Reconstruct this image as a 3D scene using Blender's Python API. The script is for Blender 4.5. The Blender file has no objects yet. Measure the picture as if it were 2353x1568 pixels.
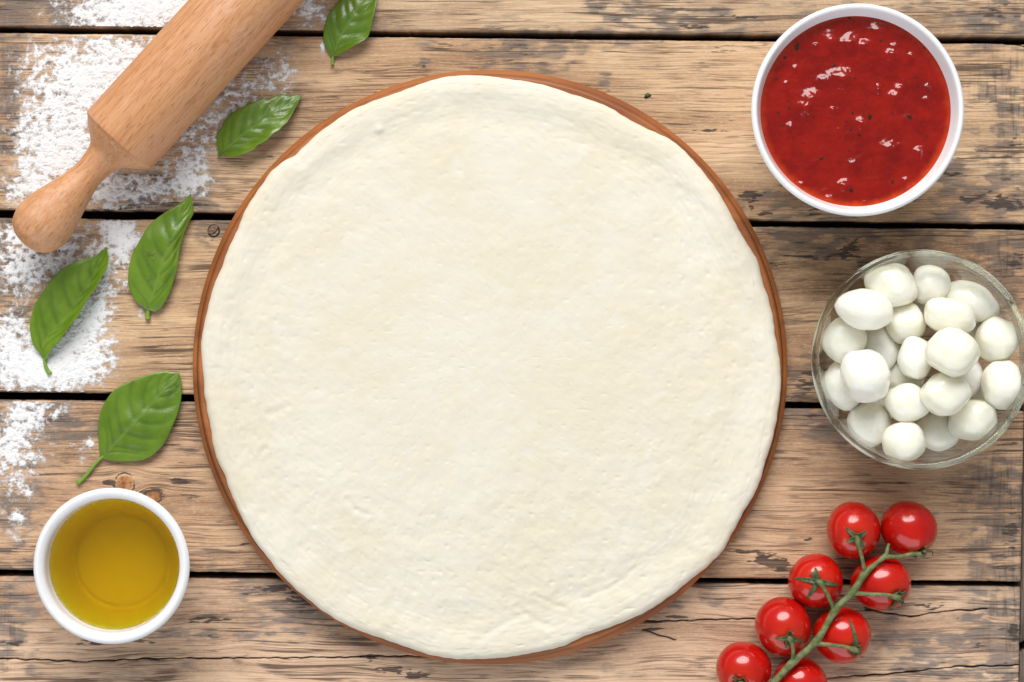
import bpy, math, random
import numpy as np
from mathutils import Vector, Matrix

# ---------------------------------------------------------------- camera, world, light
S = bpy.context.scene
COL = S.collection
FW = 0.563                     # metres of table across the frame
PX = FW / 2353.0               # metres per photo unit
CAM_H = 1.10
cd = bpy.data.cameras.new("camera"); cam = bpy.data.objects.new("camera", cd); COL.objects.link(cam)
cam.location = (0, 0, CAM_H); cam.rotation_euler = (0, 0, 0)
cd.sensor_width = 36.0; cd.lens = 36.0 * CAM_H / FW
cd.clip_start = 0.05; cd.clip_end = 50
S.camera = cam
W = bpy.data.worlds.new("World"); S.world = W; W.use_nodes = True
bg = W.node_tree.nodes["Background"]
bg.inputs[0].default_value = (0.92, 0.95, 1.0, 1); bg.inputs[1].default_value = 0.23
ld = bpy.data.lights.new("window_light", 'AREA'); ld.shape = 'ELLIPSE'; ld.size = 3.6; ld.size_y = 2.4
ld.energy = 243; ld.color = (1.0, 0.975, 0.945)
lo = bpy.data.objects.new("window_light", ld); COL.objects.link(lo)
lo.location = (-0.25, 3.2, 2.72)
lo.rotation_euler = (Vector((0, 0, 0)) - Vector(lo.location)).to_track_quat('-Z', 'Y').to_euler()
fd = bpy.data.lights.new("added_fill", 'AREA'); fd.shape = 'RECTANGLE'; fd.size = 7.0; fd.size_y = 3.2  # unseen fill lamp, added to lift the shadows without overhead haze
fd.energy = 118; fd.color = (0.93, 0.96, 1.0)
fo = bpy.data.objects.new("added_fill", fd); COL.objects.link(fo); fo.location = (-0.6, -3.6, 1.9)
fo.rotation_euler = (Vector((0, 0, 0)) - Vector(fo.location)).to_track_quat('-Z', 'Y').to_euler()
S.view_settings.view_transform = 'Standard'; S.view_settings.look = 'None'
S.view_settings.exposure = 0.0; S.view_settings.gamma = 1.0
S.cycles.max_bounces = 14; S.cycles.transmission_bounces = 12; S.cycles.transparent_max_bounces = 16
S.cycles.sample_clamp_indirect = 4.0
S.cycles.use_denoising = True
rng = np.random.default_rng(7); random.seed(7)

def P(x, y, z=0.0):
    k = PX * (CAM_H - z) / CAM_H
    return Vector(((x - 1176.5) * k, (784 - y) * k, z))

# ---------------------------------------------------------------- noise (numpy)
def _perm(seed):
    return np.random.default_rng(seed).permutation(512).astype(np.int64)
_PT = {}
def noise(x, y, seed=0):
    """2-D gradient noise, about -1..1"""
    if seed not in _PT:
        a = np.random.default_rng(seed + 999).random(512) * 2 * math.pi
        _PT[seed] = (_perm(seed), np.cos(a), np.sin(a))
    p, gx, gy = _PT[seed]
    xi = np.floor(x).astype(np.int64); yi = np.floor(y).astype(np.int64)
    xf = x - xi; yf = y - yi
    u = xf * xf * xf * (xf * (xf * 6 - 15) + 10); v = yf * yf * yf * (yf * (yf * 6 - 15) + 10)
    def g(ix, iy, dx, dy):
        h = p[(p[ix & 511] + iy) & 511]
        return gx[h] * dx + gy[h] * dy
    n00 = g(xi, yi, xf, yf); n10 = g(xi + 1, yi, xf - 1, yf)
    n01 = g(xi, yi + 1, xf, yf - 1); n11 = g(xi + 1, yi + 1, xf - 1, yf - 1)
    a = n00 + u * (n10 - n00); b = n01 + u * (n11 - n01)
    return (a + v * (b - a)) * 1.5
def fbm(x, y, seed=0, octv=4, gain=0.5):
    t = 0; a = 1.0; f = 1.0
    for i in range(octv):
        t = t + a * noise(x * f, y * f, seed + i * 13); a *= gain; f *= 2.03
    return t
def sstep(a, b, v):
    t = np.clip((v - a) / (b - a), 0, 1); return t * t * (3 - 2 * t)
def seg_dist(x, y, pts):
    """distance to a polyline"""
    d = np.full(np.shape(x), 1e9)
    for (x0, y0), (x1, y1) in zip(pts[:-1], pts[1:]):
        dx, dy = x1 - x0, y1 - y0; L = dx * dx + dy * dy + 1e-12
        t = np.clip(((x - x0) * dx + (y - y0) * dy) / L, 0, 1)
        d = np.minimum(d, np.hypot(x - x0 - t * dx, y - y0 - t * dy))
    return d

# ---------------------------------------------------------------- mesh helpers
def mesh_from(name, verts, faces, smooth=True):
    me = bpy.data.meshes.new(name)
    verts = np.asarray(verts, dtype=np.float32).reshape(-1, 3)
    if isinstance(faces, np.ndarray):
        k = faces.shape[1]
        me.vertices.add(len(verts)); me.vertices.foreach_set("co", verts.ravel())
        me.loops.add(faces.size); me.loops.foreach_set("vertex_index", faces.astype(np.int32).ravel())
        me.polygons.add(len(faces)); me.polygons.foreach_set("loop_start", np.arange(0, faces.size, k, dtype=np.int32))
        me.update(calc_edges=True)
    else:
        me.from_pydata([tuple(v) for v in verts.tolist()], [], faces); me.update()
    if smooth:
        me.polygons.foreach_set("use_smooth", np.ones(len(me.polygons), dtype=bool))
    return me
def attr(me, name, vals):
    a = me.attributes.new(name, 'FLOAT', 'POINT'); a.data.foreach_set("value", np.asarray(vals, dtype=np.float32).ravel())
def link(name, me, mat=None, parent=None, label=None, cat=None, group=None, kind=None):
    o = bpy.data.objects.new(name, me); COL.objects.link(o)
    if mat and me: me.materials.append(mat)
    if parent: o.parent = parent
    if label: o["label"] = label
    if cat: o["category"] = cat
    if group: o["group"] = group
    if kind: o["kind"] = kind
    return o
def grid_faces(n, m, wrap=False):
    i = np.arange(n - 1)[:, None]; mm = m if wrap else m - 1
    j = np.arange(mm)[None, :]; j2 = (j + 1) % m
    return np.stack([i * m + j + 0 * j2, i * m + j2, (i + 1) * m + j2, (i + 1) * m + j + 0 * j2], -1).reshape(-1, 4)
def smooth_profile(pts, sub=6):
    p = np.array(pts, float); q = np.vstack([2 * p[0] - p[1], p, 2 * p[-1] - p[-2]])
    out = []
    for i in range(1, len(q) - 2):
        for t in np.linspace(0, 1, sub, endpoint=False):
            a, b, c, d = q[i - 1], q[i], q[i + 1], q[i + 2]
            out.append(0.5 * ((2 * b) + (c - a) * t + (2 * a - 5 * b + 4 * c - d) * t * t + (3 * b - a - 3 * c + d) * t ** 3))
    out.append(p[-1]); return np.array(out)
def lathe(prof, seg=128):
    """closed-by-axis lathe about Z"""
    prof = np.array(prof, float); prof[:, 0] = np.maximum(prof[:, 0], 1e-5)
    th = np.linspace(0, 2 * math.pi, seg, endpoint=False)
    V = np.stack([prof[:, 0:1] * np.cos(th), prof[:, 0:1] * np.sin(th), np.repeat(prof[:, 1:2], seg, 1)], -1)
    return V.reshape(-1, 3), grid_faces(len(prof), seg, True)
def resample(pts, n):
    p = np.array(pts, float); p = smooth_profile(p, 5) if len(p) > 2 else p
    d = np.r_[0, np.cumsum(np.linalg.norm(np.diff(p, axis=0), axis=1))]
    t = np.linspace(0, d[-1], n)
    return np.stack([np.interp(t, d, p[:, k]) for k in range(p.shape[1])], -1)
def tube(path, radii, seg=10):
    path = np.array(path, float); n = len(path)
    T = np.gradient(path, axis=0); T /= np.linalg.norm(T, axis=1)[:, None]
    up = np.array([0, 0, 1.0]); V = []
    for i in range(n):
        a = np.cross(T[i], up); a /= np.linalg.norm(a) + 1e-9; b = np.cross(a, T[i])
        th = np.linspace(0, 2 * math.pi, seg, endpoint=False)
        V.append(path[i] + radii[i] * (np.cos(th)[:, None] * a + np.sin(th)[:, None] * b))
    V = np.array(V).reshape(-1, 3)
    F = grid_faces(n, seg, True)
    # cap by collapsing end rings
    V = np.vstack([V, path[0], path[-1]])
    c0, c1 = len(V) - 2, len(V) - 1
    caps = [[(j + 1) % seg, j, c0, c0] for j in range(seg)] + [[(n - 1) * seg + j, (n - 1) * seg + (j + 1) % seg, c1, c1] for j in range(seg)]
    return V, F.tolist() + [c[:3] for c in caps]
def join(parts):
    V = []; F = []; o = 0
    for v, f in parts:
        v = np.asarray(v); V.append(v); F += [[int(i) + o for i in q] for q in (f.tolist() if isinstance(f, np.ndarray) else f)]; o += len(v)
    return np.vstack(V), F

# ---------------------------------------------------------------- material helpers
def lin(r, g, b):
    f = lambda c: (c / 255 / 12.92) if c / 255 <= 0.04045 else ((c / 255 + 0.055) / 1.055) ** 2.4
    return (f(r), f(g), f(b), 1.0)
class Mat:
    def __init__(self, name):
        self.m = bpy.data.materials.new(name); self.m.use_nodes = True
        self.t = self.m.node_tree; self.b = self.t.nodes["Principled BSDF"]; self.out = self.t.nodes["Material Output"]
        self.tc = None
    def n(self, typ, **kw):
        nd = self.t.nodes.new(typ)
        for k, v in kw.items(): setattr(nd, k, v)
        return nd
    def put(self, sock, v):
        if isinstance(v, bpy.types.NodeSocket): self.t.links.new(v, sock)
        else: sock.default_value = v
    def bs(self, **kw):
        for k, v in kw.items(): self.put(self.b.inputs[k.replace('_', ' ')], v)
    def pos(self):
        if not self.tc: self.tc = self.n('ShaderNodeTexCoord')
        return self.tc.outputs['Object']
    def xyz(self, v):
        s = self.n('ShaderNodeSeparateXYZ'); self.put(s.inputs[0], v); return s.outputs
    def comb(self, x, y, z):
        c = self.n('ShaderNodeCombineXYZ')
        for i, v in enumerate((x, y, z)): self.put(c.inputs[i], v)
        return c.outputs[0]
    def attr(self, name): return self.n('ShaderNodeAttribute', attribute_name=name).outputs['Fac']
    def m_(self, op, a, b=0.0, c=None, clamp=False):
        nd = self.n('ShaderNodeMath', operation=op, use_clamp=clamp)
        self.put(nd.inputs[0], a); self.put(nd.inputs[1], b)
        if c is not None: self.put(nd.inputs[2], c)
        return nd.outputs[0]
    def noise(self, vec, scale=1.0, detail=3.0, rough=0.55, dist=0.0):
        nd = self.n('ShaderNodeTexNoise'); self.put(nd.inputs['Vector'], vec)
        nd.inputs['Scale'].default_value = scale; nd.inputs['Detail'].default_value = detail
        nd.inputs['Roughness'].default_value = rough; nd.inputs['Distortion'].default_value = dist
        return nd.outputs['Fac']
    def map(self, v, scale, rot=(0, 0, 0), loc=(0, 0, 0)):
        nd = self.n('ShaderNodeMapping'); self.put(nd.inputs['Vector'], v)
        nd.inputs['Scale'].default_value = scale; nd.inputs['Rotation'].default_value = rot; nd.inputs['Location'].default_value = loc
        return nd.outputs[0]
    def ss(self, v, a, b, lo=0.0, hi=1.0):
        nd = self.n('ShaderNodeMapRange', interpolation_type='SMOOTHSTEP'); self.put(nd.inputs[0], v)
        nd.inputs[1].default_value = a; nd.inputs[2].default_value = b; nd.inputs[3].default_value = lo; nd.inputs[4].default_value = hi
        return nd.outputs[0]
    def mix(self, f, a, b, mode='MIX'):
        nd = self.n('ShaderNodeMix', data_type='RGBA', blend_type=mode)
        self.put(nd.inputs[0], f); self.put(nd.inputs[6], a); self.put(nd.inputs[7], b)
        return nd.outputs[2]
    def bump(self, h, dist=0.001, strength=1.0):
        nd = self.n('ShaderNodeBump'); self.put(nd.inputs['Height'], h)
        nd.inputs['Distance'].default_value = dist; nd.inputs['Strength'].default_value = strength
        self.put(self.b.inputs['Normal'], nd.outputs[0])

def plank_material(name, light, mid, grey, seed):
    M = Mat(name); gy = M.attr('gy'); x = M.xyz(M.pos())[0]; y = M.xyz(M.pos())[1]
    wea, drk, ton, kn, crk, sw = [M.attr(k) for k in ('weather', 'dark', 'tone', 'knot', 'crack', 'saw')]
    def an(ax, ay, det=3.0, k=0, src=None, rough=0.55):
        return M.noise(M.comb(M.m_('MULTIPLY', x, ax), M.m_('MULTIPLY', gy if src is None else src, ay), seed * 7.3 + k * 3.1), 1.0, det, rough)
    def iso(n, w): return M.ss(M.m_('ABSOLUTE', M.m_('SUBTRACT', n, .5)), w, w * .25)
    broad = an(5, 45, 4, 1); ring = an(3.5, 200, 2.5, 2); fine = an(30, 1100, 3, 3); pat = an(26, 70, 5, 4, y, 0.66)
    fl = an(64, 470, 5, 5, None, 0.72); flm = an(16, 55, 3, 6); speck = an(420, 1500, 2, 7); dash = an(17, 400, 2, 8); msk = an(24, 60, 3, 9); sh = an(60, 300, 4, 10, None, .65)
    col = M.mix(M.ss(broad, .38, .64), light, mid)
    col = M.mix(M.ss(ring, .50, .64, 0, .45), col, mid)
    col = M.mix(M.m_('MULTIPLY', ton, M.ss(broad, .2, .75, .6, 1.0)), col, lin(124, 90, 64))
    # grain: fine soft tone, then thin dark lines that come and go
    col = M.mix(M.ss(fine, .44, .68, 0, .46), col, lin(138, 104, 76))
    col = M.mix(M.ss(speck, .50, .72, 0, .30), col, lin(236, 212, 178))
    l1 = M.m_('MULTIPLY', iso(ring, .030), M.ss(M.m_('ADD', msk, M.m_('MULTIPLY', wea, .10)), .44, .60))
    l2 = M.m_('MULTIPLY', iso(dash, .042), M.ss(an(30, 80, 2, 11), .42, .60))
    col = M.mix(M.m_('MULTIPLY', l2, .58), col, lin(104, 78, 62))
    # weathered grey
    wf = M.m_('MULTIPLY', M.ss(M.m_('ADD', M.m_('MULTIPLY', pat, 1.2), M.m_('MULTIPLY', wea, .62)), .74, 1.02), M.ss(sh, .30, .60, .35, .95))
    col = M.mix(wf, col, grey)
    col = M.mix(M.m_('MULTIPLY', l1, .82), col, lin(84, 65, 54))
    # saw-mark hatch
    hat = M.noise(M.comb(M.m_('MULTIPLY', x, 520), M.m_('MULTIPLY', y, 45), seed), 1, 2)
    col = M.mix(M.m_('MULTIPLY', sw, M.m_('MULTIPLY', M.ss(hat, .47, .62, 0, .8), M.ss(pat, .35, .6))), col, lin(84, 72, 62))
    # black flecks and stains
    bf = M.m_('MULTIPLY', M.ss(fl, .585, .64), M.ss(M.m_('ADD', flm, M.m_('MULTIPLY', wea, .24)), .58, .70))
    col = M.mix(M.m_('MULTIPLY', bf, .80), col, lin(72, 60, 53))
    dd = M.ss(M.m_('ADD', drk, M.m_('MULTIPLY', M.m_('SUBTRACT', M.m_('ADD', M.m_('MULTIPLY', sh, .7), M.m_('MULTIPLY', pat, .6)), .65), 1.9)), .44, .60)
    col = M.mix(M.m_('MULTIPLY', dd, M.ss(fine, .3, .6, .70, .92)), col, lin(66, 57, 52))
    kc = M.noise(M.comb(M.m_('MULTIPLY', x, 400), M.m_('MULTIPLY', y, 260), 3.0), 1, 3)
    col = M.mix(M.m_('MULTIPLY', kn, .9), col, M.mix(M.ss(kc, .40, .62), lin(190, 132, 82), lin(132, 86, 54)))
    col = M.mix(M.m_('MULTIPLY', crk, .92), col, lin(40, 31, 26))
    M.bs(Base_Color=col, Roughness=.62, Specular_IOR_Level=.28)
    M.bump(M.m_('ADD', M.m_('MULTIPLY', M.m_('ADD', l1, l2), -.6), M.m_('ADD', M.m_('MULTIPLY', fine, -.6), M.m_('MULTIPLY', M.m_('ADD', dd, bf), -.5))), .00035, .7)
    return M.m

# ================================================================ THE TABLE
table = link("wooden_table", None, label="weathered rustic tabletop of wide wooden planks with dark gaps", cat="table")
GAPS = [((62, 75), (86, 101)), ((482, 500), (515.5, 527.5)), ((902, 918), (932, 944)), ((1310, 1325), (1338, 1349))]
def lineval(a, b, x): return a + (b - a) * x / 2353.0
def plank_top(i, x): return lineval(GAPS[i - 1][0][1], GAPS[i - 1][1][1], x) if i > 0 else -335 + 0 * x
def plank_bot(i, x): return lineval(GAPS[i][0][0], GAPS[i][1][0], x) if i < 4 else 1745 + 0 * x
def end_x(y): return 2346 - (y - 1330) * 0.02
def blobs(x, y, L):
    t = np.zeros_like(x)
    for cx, cy, rx, ry, a in L:
        t = t + a * np.exp(-(((x - cx) / rx) ** 2 + ((y - cy) / ry) ** 2))
    return t
WEATHER = [(40, 30, 120, 60, .9), (1400, 25, 60, 60, .8), (1600, 40, 120, 40, .8), (2280, 40, 110, 40, .9), (2000, 20, 200, 25, .4), (1200, 120, 110, 45, 1.0), (1390, 190, 18, 34, 1.0),
           (975, 148, 14, 26, .9), (20, 240, 30, 220, .8), (2290, 250, 90, 150, .6), (2250, 440, 130, 60, .9), (1760, 470, 90, 40, .5), (350, 440, 160, 50, .9), (600, 170, 90, 120, .45),
           (60, 570, 110, 70, 1.0), (505, 530, 50, 40, .9), (2300, 640, 100, 110, .8), (1950, 560, 170, 40, .8), (1860, 860, 70, 60, 1.0), (30, 700, 60, 200, .5),
           (90, 975, 160, 45, .8), (1870, 975, 90, 30, .9), (2290, 1200, 80, 150, 1.0), (2000, 1010, 160, 60, .4), (40, 1180, 60, 120, .7), (590, 1190, 50, 30, .6), (300, 1000, 300, 60, .3),
           (690, 1380, 110, 60, 1.0), (30, 1440, 60, 130, .6), (2290, 1470, 90, 90, 1.0), (2050, 1450, 120, 50, .5), (1560, 1380, 120, 30, .5), (500, 1460, 180, 20, .6), (2180, 1520, 100, 50, .7), (820, 1440, 90, 40, .6)]
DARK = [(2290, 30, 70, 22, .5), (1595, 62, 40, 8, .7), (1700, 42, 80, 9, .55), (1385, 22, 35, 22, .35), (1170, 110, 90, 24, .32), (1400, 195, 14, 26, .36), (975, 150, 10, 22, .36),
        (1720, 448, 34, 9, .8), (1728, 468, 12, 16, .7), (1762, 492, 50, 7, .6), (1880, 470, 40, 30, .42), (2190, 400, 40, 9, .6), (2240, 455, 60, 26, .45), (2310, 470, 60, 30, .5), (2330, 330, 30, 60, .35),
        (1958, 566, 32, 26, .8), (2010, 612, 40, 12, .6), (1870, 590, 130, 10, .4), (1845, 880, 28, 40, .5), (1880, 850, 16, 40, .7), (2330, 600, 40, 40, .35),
        (260, 480, 80, 16, .5), (420, 470, 70, 12, .5), (70, 590, 60, 30, .45), (1870, 958, 60, 10, .5), (1760, 1285, 40, 14, .85), (1790, 1302, 26, 16, .75), (1712, 1268, 44, 6, .8), (1850, 1240, 20, 12, .35),
        (585, 1196, 42, 9, .7), (605, 1180, 30, 6, .6), (560, 1252, 18, 5, .6), (2320, 1230, 30, 90, .45), (700, 1375, 60, 40, .5), (640, 1352, 80, 12, .55), (470, 1425, 60, 9, .75), (270, 1475, 90, 9, .75),
        (40, 1478, 50, 9, .5), (850, 1512, 34, 12, .7), (900, 1540, 50, 9, .85), (952, 1553, 40, 8, .7), (2130, 1395, 40, 12, .6), (2250, 1490, 40, 20, .4), (2330, 1440, 14, 60, .5), (1990, 1395, 60, 7, .4),
        (1555, 1418, 30, 6, .8), (1500, 1445, 40, 6, .5), (410, 1110, 30, 14, .4), (345, 1135, 30, 16, .7), (250, 1108, 18, 8, .6), (870, 100, 60, 6, .3), (1180, 200, 60, 6, .3), (1640, 300, 60, 5, .5)]
TONE = [(60, 30, 160, 60, .7), (1960, 620, 190, 90, .75), (2260, 640, 140, 110, .7), (1880, 830, 120, 90, .35), (1900, 990, 140, 45, .5), (2280, 1200, 110, 150, .45), (1750, 1030, 40, 70, .3),
        (10, 240, 40, 260, .7), (2280, 960, 110, 50, .5), (150, 1000, 220, 60, .35), (100, 1400, 200, 60, .4), (560, 1380, 180, 50, .45), (2250, 450, 120, 50, .45), (1180, 120, 160, 40, .35), (420, 1180, 200, 90, .2), (350, 1530, 180, 30, .3),
        (2000, 570, 260, 40, .4), (800, 40, 200, 40, .3)]
KNOTS = [(286, 1112, 19, 20), (352, 1142, 16, 12)]
CRACKS = [[(-120, 1512), (60, 1516), (200, 1522), (330, 1514), (560, 1513), (760, 1512), (960, 1508), (1110, 1504)],
          [(1340, 1427), (1500, 1428), (1660, 1424), (1760, 1421)],
          [(1990, 1400), (2090, 1418), (2180, 1404), (2270, 1400)], [(1480, 1448), (1520, 1462), (1550, 1470)],
          [(2040, 120), (2130, 90), (2280, 95), (2360, 108)], [(1880, 1560), (2060, 1548), (2200, 1532), (2345, 1530)]]
SAW = [(2310, 230, 70, 160, .75), (2320, 600, 80, 90, .7), (2310, 1180, 70, 170, .9), (2320, 1440, 60, 100, .6), (15, 1420, 30, 120, .6), (10, 200, 30, 200, .5), (2270, 30, 70, 40, .4)]
PALETTE = [((214, 184, 150), (182, 152, 122), (126, 114, 104)), ((224, 190, 152), (196, 160, 124), (128, 113, 102)), ((219, 184, 144), (186, 150, 115), (118, 102, 90)),
           ((222, 184, 148), (192, 154, 121), (125, 111, 101)), ((228, 194, 163), (200, 164, 135), (132, 120, 112))]
planks = []
for i in range(5):
    xs = np.linspace(-480, 2380, 560)[None, :]
    t0 = plank_top(i, xs) + 1.0 + 1.2 * noise(xs / 110, xs * 0 + i, 31) + 0.7 * noise(xs / 14, xs * 0 + i + 5, 33)
    t1 = plank_bot(i, xs) - 1.0 + 1.2 * noise(xs / 110, xs * 0 + i, 32) + 0.7 * noise(xs / 14, xs * 0 + i + 5, 34)
    ny = 246
    v = np.linspace(0, 1, ny)[:, None]
    Y = t0 + (t1 - t0) * v
    Xp = np.minimum(xs + 0 * Y, end_x(Y))
    dedge = np.minimum(Y - t0, t1 - Y)                    # photo units from the long edge
    dend = np.clip(end_x(Y) - Xp, 0, 1e9)
    # grain coordinate: warped, with knots pushing the rings aside
    gyv = Y + (4, 4, 8, 6, 9)[i] * fbm(Xp / 420, Y / 160, 40 + i, 3) + (.8, .7, 2, 1.2, 1.6)[i] * noise(Xp / 110, Y / 40, 50 + i)
    kn = np.zeros_like(Y)
    for kx, ky, rx, ry in KNOTS:
        q = np.hypot((Xp - kx) / rx, (Y - ky) / ry)
        kn = np.maximum(kn, sstep(1.12, .82, q + .12 * noise(Xp / 9, Y / 9, 61)))
        w = np.exp(-(q / 2.4) ** 2); gyv = gyv - w * 22 * np.tanh((Y - ky) / (ry * 1.2))
    n1 = fbm(Xp / 60, Y / 22, 70 + i, 4); n2 = fbm(Xp / 26, Y / 7, 80 + i, 3)
    wea = np.clip(blobs(Xp, Y, WEATHER) * (.75 + .8 * n1) + .08 + .2 * n1 + .32 * np.exp(-dedge / 9), 0, 1.3)
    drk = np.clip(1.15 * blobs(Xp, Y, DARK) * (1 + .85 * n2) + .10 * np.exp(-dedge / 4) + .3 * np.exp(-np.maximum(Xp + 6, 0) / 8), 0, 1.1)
    for kx, ky, rx, ry in KNOTS:
        q = np.hypot((Xp - kx) / rx, (Y - ky) / ry); drk = np.maximum(drk, .75 * np.exp(-((q - 1.22) / .16) ** 2))
    n3 = fbm(Xp / 300, Y / 70, 75 + i, 3)
    ton = np.clip(blobs(Xp, Y, TONE) * (.9 + .5 * n1) + .32 * sstep(.05, .8, n3), 0, 1)
    crk = np.zeros_like(Y)
    for c in CRACKS:
        d = seg_dist(Xp, Y + 2.5 * noise(Xp / 25, Y * 0 + 3.3, 91), c); crk = np.maximum(crk, sstep(2.3, .7, d - .9 * noise(Xp / 40, Y * 0 + 1.7, 93)))
    saw = np.clip(blobs(Xp, Y, SAW) * (1.0 + .7 * n1), 0, 1)
    relief = .22 * np.abs(fbm(Xp / 160, gyv / 9, 95 + i, 3)) + .18 * drk + .25 * kn * 0
    z = -(relief * .9 + 1.0 * np.exp(-dedge / 1.5) + 1.2 * np.exp(-dend / 3) + 1.8 * crk) / 1000.0
    k = PX
    X3 = (Xp - 1176.5) * k; Y3 = (784 - Y) * k
    # skirts
    def padrows(A, z0=None):
        return np.vstack([A[:1] if z0 is None else np.full_like(A[:1], z0), A, A[-1:] if z0 is None else np.full_like(A[-1:], z0)])
    def padcols(A, z0=None):
        return np.hstack([A[:, :1] if z0 is None else np.full_like(A[:, :1], z0), A, A[:, -1:] if z0 is None else np.full_like(A[:, -1:], z0)])
    X3, Y3 = padcols(padrows(X3)), padcols(padrows(Y3)); Z3 = padcols(padrows(z, -.020), -.020)
    V = np.stack([X3, Y3, Z3], -1)
    me = mesh_from("plank", V.reshape(-1, 3), grid_faces(V.shape[0], V.shape[1])[:, ::-1])
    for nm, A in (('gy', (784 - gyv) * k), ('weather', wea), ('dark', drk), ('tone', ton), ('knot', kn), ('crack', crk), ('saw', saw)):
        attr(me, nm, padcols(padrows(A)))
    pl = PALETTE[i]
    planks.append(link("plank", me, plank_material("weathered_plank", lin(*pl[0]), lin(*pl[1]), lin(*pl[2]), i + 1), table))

# added dark board under the gaps, and the end boards at the right
M = Mat("gap_shade"); M.bs(Base_Color=M.mix(M.noise(M.map(M.pos(), (12, 120, 12)), 1), lin(52, 40, 32), lin(26, 20, 17)), Roughness=.85)
V = [P(x, y, z) for z in (-.034, -.028) for x, y in ((-520, -380), (2560, -380), (2560, 1790), (-520, 1790))]
link("added_gap_board", mesh_from("added_gap_board", [tuple(v) for v in V], [[0, 1, 2, 3], [7, 6, 5, 4], [0, 4, 5, 1], [1, 5, 6, 2], [2, 6, 7, 3], [3, 7, 4, 0]], False), M.m, table)  # unseen, added to keep light out; its dark colour stands for gap shade
def side_board(y0, y1, skew0, skew1, seed):
    u = np.linspace(0, 1, 40)[None, :]; v = np.linspace(0, 1, 160)[:, None]
    ya = y0 + skew0 * u; yb = y1 + skew1 * u
    Y = ya + (yb - ya) * v; X = end_x(Y) + 4 + 150 * u + 1.5 * noise(Y / 30, Y * 0, seed) * (1 - u)
    dd = np.minimum(np.minimum(X - end_x(Y) - 4, Y - ya), yb - Y)
    z = -(1.0 * np.exp(-np.clip(dd, 0, None) / 3) + .3 * np.abs(noise(X / 5, Y / 60, seed))) / 1000 - .0012
    X3, Y3, Z3 = (X - 1176.5) * PX, (784 - Y) * PX, z
    pad = lambda A, z0=None: np.pad(A, 1, mode='edge') if z0 is None else np.pad(A, 1, constant_values=z0)
    V = np.stack([pad(X3), pad(Y3), pad(Z3, -.020)], -1)
    me = mesh_from("side_board", V.reshape(-1, 3), grid_faces(V.shape[0], V.shape[1])[:, ::-1])
    link("side_board", me, side_mat, table)
M = Mat("grey_side_board"); a = M.noise(M.map(M.pos(), (500, 22, 1)), 1, 4); b = M.noise(M.map(M.pos(), (90, 60, 1)), 1, 4)
M.bs(Base_Color=M.mix(M.ss(a, .35, .7), lin(132, 116, 102), M.mix(M.ss(b, .4, .6), lin(94, 80, 70), lin(60, 52, 46))), Roughness=.75); side_mat = M.m
side_board(-330, 1478, 0, -70, 5); side_board(1502, 1745, -75, 0, 6)

# old screw sunk in the third plank
M = Mat("rusty_screw"); a = M.noise(M.pos(), 900, 3)
M.bs(Base_Color=M.mix(M.ss(a, .4, .6), lin(150, 116, 88), lin(92, 74, 62)), Roughness=.6, Metallic=.2); screw_mat = M.m
M = Mat("hole_shade"); M.bs(Base_Color=lin(40, 32, 28), Roughness=.9); hole_shade_mat = M.m  # nearly flat disc; shade of the screw recess put into its colour
c = P(491, 531, 0)
v, f = lathe([(.0001, -.0002), (.0026, -.0001), (.0032, .0002), (.0036, .0001), (.0039, -.0008)], 32)
screw = link("screw", mesh_from("screw", v * [.95, 1.0, 1] + np.array(c), f), hole_shade_mat, planks[2])
th = np.linspace(0, 2 * math.pi, 26, endpoint=False)
pr = [(.0001, .00055), (.0018, .0006), (.0029, .0004), (.0032, -.0003)]
v, f = lathe(pr, 26); ang = .6
R2 = np.array([[math.cos(ang), -math.sin(ang), 0], [math.sin(ang), math.cos(ang), 0], [0, 0, 1]])
v2 = (v * [1.05, .70, 1]) @ R2.T + np.array(c) + [-.0005, .0007, 0]
me = screw.data
V2, F2 = join([(np.array([vv.co for vv in me.vertices]), [list(p.vertices) for p in me.polygons]), (v2, f)])
n0 = len(me.polygons)
me2 = mesh_from("screw", V2, F2); me2.materials.append(hole_shade_mat); me2.materials.append(screw_mat)
for p in me2.polygons[n0:]: p.material_index = 1
screw.data = me2

# ================================================================ FLOUR (loose powder)
FL = [(250, 140, 175, 75, .62), (150, 260, 110, 110, .62), (95, 370, 75, 100, .5), (190, 370, 90, 60, .5), (300, 220, 90, 110, .5), (60, 440, 60, 40, .45), (60, 130, 30, 60, .12),
      (280, 22, 140, 46, .92), (440, 15, 100, 46, .8), (722, 26, 46, 40, .62), (690, 0, 40, 30, .5), (645, 150, 52, 62, .42), (650, 185, 30, 20, .25), (570, 225, 55, 60, .42), (500, 280, 46, 60, .42), (440, 345, 52, 52, .5),
      (430, 405, 55, 32, .5), (330, 440, 110, 36, .58), (240, 440, 60, 40, .4), (455, 430, 30, 24, .3), (290, 545, 40, 46, .85), (250, 520, 40, 20, .45), (60, 545, 90, 50, .50), (210, 590, 70, 40, .42), (40, 640, 60, 60, .42), (130, 620, 90, 30, .3),
      (40, 830, 70, 58, .82), (120, 860, 90, 44, .8), (150, 790, 60, 60, .62), (205, 735, 42, 62, .68), (235, 680, 26, 55, .55), (215, 845, 46, 38, .58), (260, 800, 40, 50, .3), (20, 750, 40, 40, .55), (325, 720, 26, 26, .3), (280, 650, 20, 60, .3),
      (50, 965, 46, 40, .62), (15, 1020, 40, 46, .62), (110, 945, 60, 30, .44), (60, 1050, 60, 50, .30), (205, 1018, 13, 15, .85), (190, 1052, 16, 20, .42), (165, 1020, 20, 20, .25), (20, 1110, 50, 50, .3), (37, 1190, 14, 13, .62), (60, 1130, 14, 12, .45), (18, 1225, 22, 20, .45), (10, 1170, 16, 18, .4), (50, 1230, 30, 60, .2),
      (742, 112, 7, 16, .95), (850, 150, 8, 6, .0)]
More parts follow.
